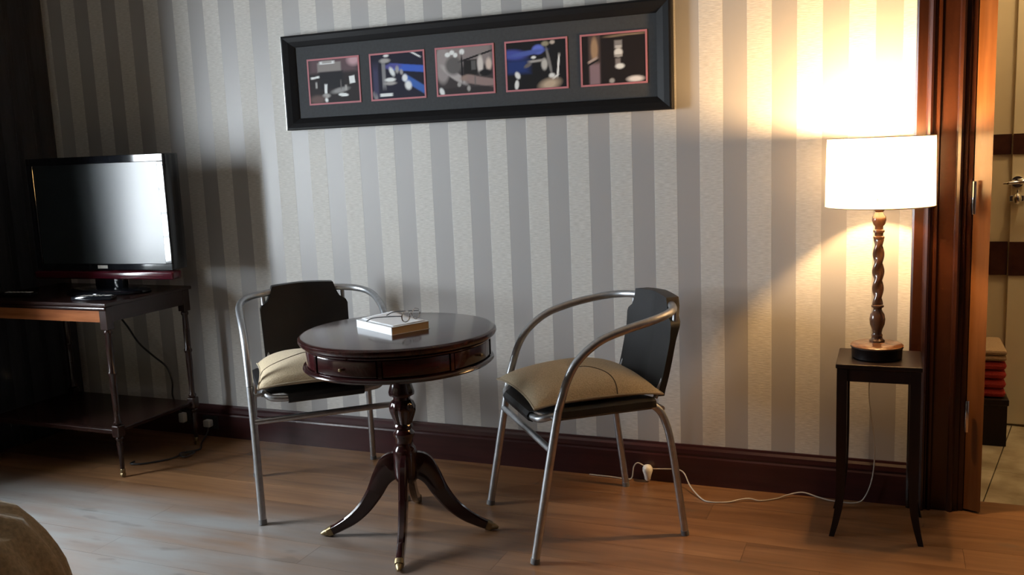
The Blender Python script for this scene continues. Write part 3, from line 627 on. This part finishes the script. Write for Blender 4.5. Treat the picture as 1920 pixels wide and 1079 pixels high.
# ------------------------------------------------------------------ tubular armchairs with sling seats
def make_chair(loc, rz, label):
    t = empty('armchair', loc, rz, label, 'chair', 'aluminium armchairs at the drum table')
    r = 0.0125
    side = [(0.245, -0.246, 0.0), (0.244, -0.190, 0.29), (0.245, -0.158, 0.45)]
    arm = [(0.245, -0.158, 0.45), (0.246, -0.124, 0.545), (0.247, -0.085, 0.600), (0.248, -0.022, 0.644), (0.248, 0.055, 0.668), (0.243, 0.130, 0.683), (0.222, 0.195, 0.694), (0.178, 0.242, 0.701), (0.10, 0.272, 0.705), (0.0, 0.280, 0.706)]
    full = spline(arm + [(-x, y, z) for x, y, z in arm[-2::-1]], 6)
    mk('armrest', tube(full, r, 14), M['alu'], t, True)
    for s in (-1, 1):
        lg = mk('leg', tube(spline([(s * x, y, z) for x, y, z in side], 6), r, 14), M['alu'], t, True)
        mk('foot_cap', tube([(s * 0.245, -0.2462, 0.0), (s * 0.245, -0.243, 0.016)], 0.0137, 14), M['rubber'], lg, True)
        back = [(s * 0.226, 0.250, 0.0), (s * 0.218, 0.213, 0.280), (s * 0.209, 0.196, 0.365), (s * 0.205, 0.172, 0.408), (s * 0.202, 0.130, 0.424), (s * 0.200, 0.0, 0.424), (s * 0.200, -0.130, 0.424)]
        lb = mk('leg', tube(spline(back, 6), 0.0115, 14), M['alu'], t, True)
        mk('foot_cap', tube([(s * 0.226, 0.2503, 0.0), (s * 0.2255, 0.2475, 0.016)], 0.0127, 14), M['rubber'], lb, True)
        mk('rail_end', tube(spline([(s * 0.200, -0.130, 0.424), (s * 0.197, -0.168, 0.421), (s * 0.178, -0.192, 0.412), (s * 0.140, -0.200, 0.408)], 6), 0.0115, 14), M['alu'], t, True)
        mk('seat_bracket', tube([(s * 0.243, -0.163, 0.420), (s * 0.198, -0.163, 0.421)], 0.006, 10), M['alu'], t, True)
        mk('upright', tube(spline([(s * 0.150, 0.192, 0.424), (s * 0.150, 0.2275, 0.50), (s * 0.150, 0.2405, 0.56), (s * 0.150, 0.253, 0.62), (s * 0.150, 0.262, 0.665), (s * 0.150, 0.263, 0.702)], 5), 0.0075, 12), M['alu'], t, True)
    mk('seat_crossbar', tube([(-0.142, -0.200, 0.408), (0.142, -0.200, 0.408)], 0.0115, 14), M['alu'], t, True)
    mk('rear_crossbar', tube([(-0.207, 0.188, 0.405), (0.207, 0.188, 0.405)], 0.009, 12), M['alu'], t, True)
    mk('stretcher', tube([(-0.242, -0.184, 0.335), (0.242, -0.184, 0.335)], 0.0105, 12), M['alu'], t, True)
    # seat sling: wraps round the side rails and the front bar and sags between them
    def seat(u, v):
        a = -1 + 2 * u; s = 1 if a > 0 else -1
        if v < 0.14: q0 = (1 - v / 0.14) * PI; y = -0.200; zr = 0.408
        else: q0 = 0; y = -0.200 + 0.365 * (v - 0.14) / 0.86; t = min(1, (y + 0.200) / 0.07); zr = 0.408 + 0.016 * t
        t = min(1, max(0, (y + 0.200) / 0.07)); w = 0.128 + 0.0735 * math.sin(t * PI / 2)
        y += -0.0165 * math.sin(q0)
        if abs(a) > 0.86 and q0 == 0:
            q = (abs(a) - 0.86) / 0.14 * PI * t
            return (s * (w + 0.0165 * math.sin(q)), y, zr + 0.0165 * math.cos(q))
        k = min(1, abs(a) / 0.86); x = s * k * w
        sag = 0.016 * (1 - k * k) * math.sin(min(1, (y + 0.200) / 0.12) * PI / 2) if q0 == 0 else 0
        return (x, y, zr + 0.0165 * math.cos(q0) - sag)
    st = mk('seat', grid(seat, 40, 26), M['sling'], t, True)
    sm = st.modifiers.new('thickness', 'SOLIDIFY'); sm.thickness = 0.003; sm.offset = 0
    # back sling with notched shoulders, folded over the top tube
    def yb(z, x):
        k = (0.18 - abs(x)) / 0.18
        base = 0.206 + 0.06 * min(1, max(0, (z - 0.44) / 0.26)) ** 0.8
        return base + 0.020 * max(0, k)
    poly = [(-0.160, 0.440), (-0.164, 0.645), (-0.158, 0.658), (-0.136, 0.672), (-0.122, 0.700), (-0.112, 0.728), (-0.06, 0.734), (0.06, 0.734), (0.112, 0.728), (0.122, 0.700), (0.136, 0.672), (0.158, 0.658), (0.164, 0.645), (0.160, 0.440)]
    def halfw(z):
        pr = [(0.430, 0.160), (0.645, 0.164), (0.658, 0.158), (0.672, 0.136), (0.700, 0.122), (0.724, 0.113)]
        for (z0, w0), (z1, w1) in zip(pr, pr[1:]):
            if z <= z1: return w0 + (w1 - w0) * (z - z0) / (z1 - z0)
        return pr[-1][1]
    zs = [0.430 + (0.640 - 0.430) * i / 10 for i in range(11)] + [0.645, 0.652, 0.658, 0.665, 0.672, 0.686, 0.700, 0.712, 0.7205]
    b = bmesh.new(); F, B = [], []
    for z in zs:
        w = halfw(z); rf, rb = [], []
        for i in range(13):
            x = -w + 2 * w * i / 12
            thick = 0.0105 + 0.0105 * min(1, max(0, (z - 0.60) / 0.10))
            rf.append(b.verts.new((x, yb(z, x) - thick, z + 0.012 * (1 - (x / 0.17) ** 2) * (z > 0.70)))); rb.append(b.verts.new((x, yb(z, x) + thick, z + 0.012 * (1 - (x / 0.17) ** 2) * (z > 0.70))))
        F.append(rf); B.append(rb)
    for k in range(len(zs) - 1):
        for i in range(12):
            b.faces.new((F[k][i], F[k][i + 1], F[k + 1][i + 1], F[k + 1][i])); b.faces.new((B[k][i + 1], B[k][i], B[k + 1][i], B[k + 1][i + 1]))
        b.faces.new((F[k][0], F[k + 1][0], B[k + 1][0], B[k][0])); b.faces.new((F[k][12], B[k][12], B[k + 1][12], F[k + 1][12]))
    for i in range(12):
        b.faces.new((F[-1][i], F[-1][i + 1], B[-1][i + 1], B[-1][i])); b.faces.new((F[0][i + 1], F[0][i], B[0][i], B[0][i + 1]))
    bmesh.ops.remove_doubles(b, verts=b.verts[:], dist=1e-5)
    mk('backrest', b, M['sling'], t, True)
    return t
# local +y points from front to back of the chair
ang_r = math.atan2(0.629, 0.777) - PI / 2
ang_l = math.atan2(0.741, -0.672) - PI / 2
make_chair((-0.229, -0.430, 0), ang_r, 'grey tubular armchair with black sling on the lamp side of the drum table')
make_chair((-1.219, -0.427, 0), ang_l, 'grey tubular armchair with black sling on the television side of the drum table')

def make_cushion(loc, rz, tilt, label, hw=0.205, hd=0.20, th=0.062, seed=0):
    c = empty('seat_cushion', loc, rz, label, 'cushion', 'burlap cushions on the armchairs')
    c.rotation_euler = (tilt[0], tilt[1], rz)
    rnd = random.Random(seed); ph = [rnd.uniform(0, 6) for _ in range(6)]
    def surf(u, v, sg):
        a, d = -1 + 2 * u, -1 + 2 * v
        pin = 0.055
        x = hw * a * (1 - pin * (1 - d * d) * 1.0); y = hd * d * (1 - pin * (1 - a * a))
        h = max(0.0, (1 - abs(a) ** 2.6) * (1 - abs(d) ** 2.6)) ** 0.55
        wr = 0.0035 * math.sin(a * 4 + ph[0]) * math.sin(d * 3.4 + ph[1]) * h
        dent = -0.010 * math.exp(-((a + 0.0) ** 2 + (d - 0.05) ** 2) / 0.03) if sg > 0 else 0
        return Vector((x, y, th + sg * (th * h + wr) * (1.0 if sg > 0 else 0.45) + dent - 0.011 * (abs(a * d)) ** 3))
    b = bmesh.new(); grid(lambda u, v: surf(u, v, 1), 36, 36, b); grid(lambda u, v: surf(u, v, -1), 36, 36, b)
    bmesh.ops.remove_doubles(b, verts=b.verts[:], dist=1e-4)
    cv = mk('cover', b, M['burlap'], c, True)
    edge = [surf(i / 20, 0, 1) for i in range(20)] + [surf(1, i / 20, 1) for i in range(20)] + [surf(1 - i / 20, 1, 1) for i in range(20)] + [surf(0, 1 - i / 20, 1) for i in range(20)]
    mk('piping', tube(edge, 0.0032, 6, closed=True), M['piping'], cv, True)
    sm_ = [surf(0.5 + 0.16 * math.sin(i / 24 * PI * 0.62), 0.525 * (1 - i / 24), 1) + Vector((0, 0, 0.0005)) for i in range(25)]
    mk('seam', tube(sm_, 0.0016, 6), M['seam'], cv, True)
    bt = lathe([(0.003, 0), (0.011, 0.002), (0.012, 0.005), (0.008, 0.008), (0.001, 0.009)], 16)
    p = surf(0.5, 0.525, 1); mk('button', bt, M['seam'], c, True, loc=(p.x, p.y, p.z - 0.002))
    return c
def seat_pt(cx, cy, ang, lx, ly): return (cx + lx * math.cos(ang) - ly * math.sin(ang), cy + lx * math.sin(ang) + ly * math.cos(ang))
x_, y_ = seat_pt(-0.229, -0.430, ang_r, 0.005, -0.012)
make_cushion((x_, y_, 0.399), ang_r + math.radians(90), (0, 0, 0), 'tan burlap cushion on the armchair nearest the lamp', seed=1)
x_, y_ = seat_pt(-1.219, -0.427, ang_l, -0.010, -0.02)
make_cushion((x_, y_, 0.399), ang_l - math.radians(94), (0, 0, 0), 'pale burlap cushion on the armchair nearest the television', seed=5)

# ------------------------------------------------------------------ side table and lamp
sx, sy, sz = 0.652, -0.212, 0.535
sd = empty('side_table', (sx, sy, 0), 0, 'small dark square side table under the lamp beside the door casing', 'side table')
hx, hy = 0.112, 0.108
mk('table_top', box(-hx - 0.006, hx + 0.006, -hy - 0.006, hy + 0.006, sz - 0.014, sz, 0.003), M['dark_wood'], sd)
for s in (-1, 1):
    mk('apron', box(-hx + 0.012, hx - 0.012, s * (hy - 0.008) - 0.008, s * (hy - 0.008) + 0.008, sz - 0.052, sz - 0.014), M['dark_wood'], sd)
    mk('apron', box(s * (hx - 0.008) - 0.008, s * (hx - 0.008) + 0.008, -hy + 0.012, hy - 0.012, sz - 0.052, sz - 0.014), M['dark_wood'], sd)
sq = [(1, 1), (-1, 1), (-1, -1), (1, -1)]
for ex in (-1, 1):
    for ey in (-1, 1):
        path = [(ex * (hx - 0.012), ey * (hy - 0.012), sz - 0.016), (ex * (hx - 0.012), ey * (hy - 0.012), 0.36), (ex * (hx - 0.012), ey * (hy - 0.012), 0.20), (ex * (hx - 0.009), ey * (hy - 0.010), 0.11), (ex * (hx + 0.000), ey * (hy - 0.004), 0.05), (ex * (hx + 0.012), ey * (hy + 0.006), 0.0)]
        P = spline(path, 5); n = len(P)
        b = bmesh.new(); rings = []
        for i, p in enumerate(P):
            w = 0.0145 - 0.007 * max(0, (i / (n - 1) - 0.3) / 0.7)
            rings.append([b.verts.new(p + Vector((a * w, c * w, 0))) for a, c in sq])
        for p, q in zip(rings, rings[1:]):
            for k in range(4): b.faces.new((p[k], p[(k + 1) % 4], q[(k + 1) % 4], q[k]))
        b.faces.new(rings[0]); b.faces.new(rings[-1][::-1])
        mk('leg', b, M['dark_wood'], sd)

lx, ly = 0.645, -0.212
lp = empty('table_lamp', (lx, ly, sz), 0, 'lit table lamp with cream drum shade and twisted wooden column', 'lamp')
mk('base', lathe([(0.066, 0.0), (0.071, 0.003), (0.072, 0.03), (0.075, 0.034), (0.074, 0.036)], 48), M['dark_wood'], lp, True)
mk('base_plate', lathe([(0.074, 0.0362), (0.075, 0.039), (0.071, 0.043), (0.045, 0.046), (0.030, 0.049), (0.02, 0.050)], 48), M['lamp_top'], lp, True)
c_ = lambda pts: [(r, z - sz) for r, z in pts]
mk('turned_foot', lathe(c_([(0.022, 0.584), (0.023, 0.589), (0.016, 0.594), (0.015, 0.600), (0.016, 0.604), (0.013, 0.610), (0.015, 0.622), (0.021, 0.637), (0.0225, 0.652), (0.020, 0.668), (0.014, 0.677), (0.012, 0.683), (0.013, 0.686), (0.018, 0.690), (0.018, 0.695), (0.014, 0.698)]), 32), M['lamp_wood'], lp, True)
tw = []
zz = [0.698 + 0.195 * i / 60 for i in range(61)]
tw = [(0.0150 - 0.0015 * abs(i / 30 - 1) , z) for i, z in enumerate(zz)]
mk('twisted_column', lathe(c_(tw), 36, lobes=lambda z, a: 1 + 0.17 * math.cos(2 * a - (z) * 120)), M['lamp_wood'], lp, True)
mk('turned_neck', lathe(c_([(0.014, 0.893), (0.016, 0.896), (0.016, 0.901), (0.012, 0.904), (0.013, 0.912), (0.016, 0.915), (0.016, 0.920), (0.012, 0.923), (0.012, 0.932), (0.017, 0.938), (0.020, 0.950), (0.019, 0.960), (0.013, 0.968), (0.011, 0.974), (0.015, 0.980), (0.015, 0.988), (0.009, 0.994), (0.009, 1.035)]), 32), M['lamp_wood'], lp, True)
mk('bulb_socket', lathe(c_([(0.014, 1.030), (0.016, 1.034), (0.016, 1.062), (0.012, 1.066)]), 20), M['brass'], lp, True)
mk('bulb', lathe(c_([(0.011, 1.0665), (0.014, 1.074), (0.024, 1.092), (0.028, 1.108), (0.024, 1.124), (0.012, 1.134), (0.001, 1.137)]), 24), M['bulb'], lp, True)
b = bmesh.new(); SR, SZ0, SZ1 = 0.152, 0.992 - sz, 1.192 - sz
for r0 in (SR,):
    rings = []
    for r, z in ((SR, SZ0), (SR - 0.001, SZ0 + 0.05), (SR - 0.002, SZ0 + 0.1), (SR - 0.003, SZ0 + 0.15), (SR - 0.004, SZ1)):
        rings.append([b.verts.new((r * math.cos(2 * PI * i / 72), r * math.sin(2 * PI * i / 72), z)) for i in range(72)])
    for p, q in zip(rings, rings[1:]):
        for k in range(72): b.faces.new((p[k], p[(k + 1) % 72], q[(k + 1) % 72], q[k]))
shd = mk('lamp_shade', b, M['shade'], lp, True)
for z in (SZ0, SZ1):
    rr = SR if z == SZ0 else SR - 0.004
    mk('shade_rim', tube([(rr * math.cos(2 * PI * i / 72), rr * math.sin(2 * PI * i / 72), z) for i in range(72)], 0.0014, 6, closed=True), M['piping'], shd, True)
for k in range(3):
    a = k * 2 * PI / 3 + 0.5
    mk('shade_spoke', tube([(0.012 * math.cos(a), 0.012 * math.sin(a), SZ0 + 0.052), (0.1505 * math.cos(a), 0.1505 * math.sin(a), SZ0 + 0.03)], 0.0014, 6), M['brass'], shd, True)
lpt = bpy.data.lights.new('lamp_light', 'POINT'); lpt.energy = 62.0; lpt.color = (1.0, 0.60, 0.26); lpt.shadow_soft_size = 0.03
lo = bpy.data.objects.new('lamp_light', lpt); COL.objects.link(lo); lo.location = (lx, ly, 1.165)

# white lead from the lamp along the skirting to its plug
cable = [(0.640, -0.140, 0.585), (0.630, -0.075, 0.56), (0.625, -0.045, 0.45), (0.622, -0.038, 0.38), (0.630, -0.036, 0.30), (0.642, -0.036, 0.20), (0.638, -0.037, 0.10), (0.618, -0.038, 0.03), (0.590, -0.045, 0.004), (0.52, -0.050, 0.004), (0.47, -0.045, 0.010), (0.42, -0.042, 0.020), (0.375, -0.05, 0.010),
         (0.34, -0.08, 0.004), (0.29, -0.115, 0.004), (0.255, -0.122, 0.010), (0.225, -0.135, 0.008), (0.19, -0.155, 0.003), (0.135, -0.17, 0.003), (0.10, -0.150, 0.004), (0.05, -0.085, 0.018), (0.02, -0.040, 0.045), (-0.005, -0.032, 0.055), (-0.05, -0.030, 0.052), (-0.095, -0.030, 0.048)]
mk_c = mk('lamp_cable', tube(spline(cable, 6), 0.0023, 6), M['cable_w'], None, True)
tag(mk_c, 'white lamp lead running along the floor by the skirting', 'cable')
pg = empty('white_plug', (-0.113, -0.022, 0.0), 0, 'white pear shaped plug in the skirting behind the armchair', 'plug')
mk('plug_body', lathe([(0.006, 0.006), (0.010, 0.010), (0.013, 0.026), (0.018, 0.042), (0.0175, 0.054), (0.012, 0.062), (0.003, 0.065)], 20, 0, -0.016), M['white'], pg, True)
mk('plug_pin', tube([(0, 0.0, 0.045), (0, -0.012, 0.045)], 0.004), M['brass'], pg, True)
ex = [(-0.125, -0.030, 0.055), (-0.150, -0.032, 0.066), (-0.165, -0.034, 0.050), (-0.172, -0.036, 0.010), (-0.19, -0.040, 0.003), (-0.24, -0.034, 0.004), (-0.30, -0.030, 0.003), (-0.335, -0.028, 0.003)]
tag(mk('loose_cable', tube(spline(ex, 6), 0.0022, 6), M['cable_w'], None, True), 'short white cable leaving the pear shaped plug along the skirting', 'cable')

# ------------------------------------------------------------------ television stand
gx, gy, gz = -2.413, -0.342, 0.690
HX, HYY = 0.36, 0.222
ts = empty('tv_stand', (gx, gy, 0), 0, 'two tier dark wooden stand on turned legs under the television', 'tv stand')
mk('stand_top', box(-HX - 0.010, HX + 0.010, -HYY - 0.010, HYY + 0.010, gz - 0.014, gz, 0.004), M['stand'], ts)
mk('top_edge', box(-HX - 0.004, HX + 0.004, -HYY - 0.008, -HYY + 0.004, gz - 0.030, gz - 0.0145, 0.0055, seg=4), M['stand'], ts, True)
mk('front_apron', box(-HX + 0.03, HX - 0.03, -HYY + 0.002, -HYY + 0.018, gz - 0.075, gz - 0.030), M['stand_front_lit'], ts)
mk('back_apron', box(-HX + 0.03, HX - 0.03, HYY - 0.018, HYY - 0.002, gz - 0.075, gz - 0.014), M['stand'], ts)
for s in (-1, 1): mk('side_apron', box(s * (HX - 0.010) - 0.008, s * (HX - 0.010) + 0.008, -HYY + 0.03, HYY - 0.03, gz - 0.075, gz - 0.014), M['stand'], ts)
mk('shelf', box(-HX + 0.012, HX - 0.012, -HYY + 0.012, HYY - 0.012, 0.178, 0.194, 0.003), M['stand'], ts)
mk('shelf_front_edge', box(-HX + 0.03, HX - 0.03, -HYY - 0.003, -HYY + 0.0115, 0.176, 0.195, 0.004), M['stand'], ts)
tp = [(0.006, 0.020), (0.008, 0.03), (0.0095, 0.08), (0.0125, 0.137), (0.010, 0.145), (0.0145, 0.152), (0.0145, 0.158), (0.010, 0.164)]
up_ = [(0.010, 0.210), (0.0155, 0.216), (0.0155, 0.223), (0.0105, 0.230), (0.0115, 0.29), (0.0135, 0.37), (0.0125, 0.405), (0.0165, 0.412), (0.0165, 0.419), (0.0125, 0.426), (0.0135, 0.50), (0.0115, 0.565), (0.0155, 0.572), (0.0155, 0.580), (0.011, 0.587)]
for ex in (-1, 1):
    for ey in (-1, 1):
        px, py = ex * (HX - 0.017), ey * (HYY - 0.015)
        lg = mk('leg', lathe(up_, 20, px, py), M['stand'], ts, True)
        mk('leg_block', box(px - 0.0175, px + 0.0175, py - 0.0175, py + 0.0175, 0.586, gz - 0.0145, 0.002), M['stand'], lg)
        mk('leg_block', box(px - 0.018, px + 0.018, py - 0.018, py + 0.018, 0.163, 0.211, 0.005), M['stand'], lg)
        mk('lower_leg', lathe(tp, 20, px, py), M['stand'], lg, True)
        mk('caster', tube([(px - 0.005, py, 0.010), (px + 0.005, py, 0.010)], 0.010, 16), M['brass'], lg, True)
        mk('caster_cup', lathe([(0.008, 0.018), (0.0095, 0.021), (0.0095, 0.032), (0.008, 0.034)], 16, px, py), M['brass'], lg, True)

# ------------------------------------------------------------------ television
tv = empty('television', (-2.288, -0.325, gz), math.radians(4), 'flat television with black bezel and dark red strip standing on the wooden stand', 'television')
TWd = 0.340; zb, zt = 0.093, 0.553
mk('cabinet', box(-TWd, TWd, 0.0, 0.085, zb, zt, 0.006), M['black_gloss'], tv, True)
mk('rear_housing', box(-TWd + 0.06, TWd - 0.06, 0.085, 0.125, zb + 0.05, zt - 0.05, 0.015), M['black_matte'], tv, True)
bt_ = 0.030
for x0, x1, z0, z1 in ((-TWd, TWd, zt - bt_, zt), (-TWd, TWd, zb, zb + 0.026), (-TWd, -TWd + bt_, zb + 0.026, zt - bt_), (TWd - bt_, TWd, zb + 0.026, zt - bt_)):
    mk('bezel', box(x0, x1, -0.010, 0.0005, z0, z1, 0.002), M['black_gloss'], tv)
mk('screen', box(-TWd + bt_ - 0.001, TWd - bt_ + 0.001, -0.004, 0.0, zb + 0.025, zt - bt_ + 0.001), M['screen'], tv)
mk('red_strip', box(-TWd - 0.006, TWd + 0.012, -0.026, 0.03, zb - 0.036, zb - 0.002, 0.009, seg=4), M['tv_red'], tv, True)
lgx = -0.025
for k in range(4):
    mk('logo', box(lgx + k * 0.0125, lgx + k * 0.0125 + 0.0115, -0.0112, -0.0098, zb + 0.007, zb + 0.020, 0.0004), M['white'], tv)
mk('neck', box(-0.07, 0.07, 0.01, 0.05, 0.016, zb + 0.03, 0.008), M['black_gloss'], tv, True)
bb = lathe([(0.98, 0.0005), (1.0, 0.004), (0.99, 0.010), (0.90, 0.016), (0.2, 0.020), (0.01, 0.020)], 64)
for v in bb.verts: v.co.x *= 0.19; v.co.y = v.co.y * 0.115 + 0.01
mk('stand_base', bb, M['black_gloss'], tv, True)

def remote(loc, rz, label):
    r = empty('remote_control', loc, rz, label, 'remote control', 'remote controls on the tv stand')
    mk('body', box(-0.085, 0.085, -0.022, 0.022, 0.0005, 0.017, 0.005), M['black_gloss'], r, True)
    for i in range(5):
        for j in range(2): mk('button', box(-0.05 + i * 0.02, -0.038 + i * 0.02, -0.012 + j * 0.014, -0.002 + j * 0.014, 0.0165, 0.0185, 0.001), M['grey_plug'], r)
    mk('label_plate', box(0.048, 0.072, -0.010, 0.010, 0.0165, 0.0178, 0.0004), M['white'], r)
    return r
remote((-2.62, -0.475, gz), math.radians(8), 'black remote control at the curtain end of the stand')
remote((-2.175, -0.500, gz), math.radians(14), 'black remote control in front of the television base')

tvc = [(-2.40, -0.20, 0.60), (-2.42, -0.11, 0.50), (-2.40, -0.075, 0.42), (-2.33, -0.065, 0.36), (-2.27, -0.06, 0.315), (-2.245, -0.06, 0.25), (-2.255, -0.055, 0.18), (-2.235, -0.045, 0.12), (-2.222, -0.040, 0.085)]
tag(mk('tv_cable', tube(spline(tvc, 6), 0.0042, 8), M['cable_b'], None, True), 'black television cable hanging behind the stand to the wall', 'cable')
fc = [(-2.16, -0.40, 0.005), (-2.15, -0.43, 0.006), (-2.10, -0.41, 0.005), (-2.04, -0.34, 0.005), (-2.02, -0.27, 0.006), (-1.98, -0.25, 0.012), (-1.99, -0.30, 0.006), (-2.03, -0.28, 0.012), (-2.0, -0.20, 0.006), (-2.05, -0.13, 0.006), (-2.075, -0.06, 0.03), (-2.08, -0.045, 0.06)]
tag(mk('floor_cable', tube(spline(fc, 6), 0.0035, 8), M['cable_b'], None, True), 'black cable tangled on the floor beside the tv stand', 'cable')
def wall_plug(x, z, w, h, label):
    g = empty('wall_plug', (x, -0.021, z), 0, label, 'plug', 'grey plugs in the skirting')
    mk('socket_plate', box(-0.04, 0.04, -0.006, 0.0, -0.03, 0.03, 0.002), M['black_matte'], g)
    mk('plug_body', box(-w, w, -0.035, -0.006, -h, h, 0.006), M['grey_plug'], g, True)
wall_plug(-2.222, 0.082, 0.014, 0.022, 'grey plug in the skirting behind the leg of the stand')
wall_plug(-2.083, 0.066, 0.018, 0.016, 'grey plug in the skirting beside the tv stand')

# ------------------------------------------------------------------ bed corner in the foreground
bd = empty('bed', (-1.335, -2.55, 0), math.radians(0), 'bed with khaki draped bedspread in the near corner of the room', 'bed')
mk('mattress', box(-0.90, 0.55, -0.70, 0.54, 0.24, 0.46, 0.06), M['white'], bd, True)
mk('bed_base', box(-0.92, 0.60, -0.72, 0.60, 0.10, 0.24, 0.01), M['dark_wood'], bd)
for ex, ey in ((-0.88, -0.68), (0.54, -0.68), (-0.88, 0.54), (0.54, 0.54)):
    mk('leg', box(ex - 0.03, ex + 0.03, ey - 0.03, ey + 0.03, 0.0, 0.10), M['dark_wood'], bd)
def spread(u, v):
    # u: distance out from the middle of the bed, v: round its outline
    ang = 2 * PI * v; c, s = math.cos(ang), math.sin(ang)
    k = 1 / (abs(c) ** 6 + abs(s) ** 6) ** (1 / 6)
    ox, oy = 0.80 * c * k, 0.70 * s * k
    cx_, cy_ = -0.165, -0.065
    fold = math.sin(ang * 64 + 1.5 * math.sin(ang * 5) + 9 * u)
    if u < 0.5:
        t = u / 0.5; puff = 0.15 * (1 - t ** 2.4)
        return (cx_ + ox * t, cy_ + oy * t, 0.562 + puff + 0.010 * fold * t * t + 0.018 * math.sin(ang * 11 + t * 6) * t * (1 - t) * 2)
    t = (u - 0.5) / 0.5
    out = 0.035 * math.sin(min(1, t * 4) * PI / 2) + (0.035 + 0.030 * fold) * t ** 0.8
    return (cx_ + ox + c * k * out, cy_ + oy + s * k * out, 0.562 - 0.515 * t + 0.006 * fold * (1 - t) - 0.0)
mk('bedspread', grid(spread, 36, 420), M['bed'], bd, True)
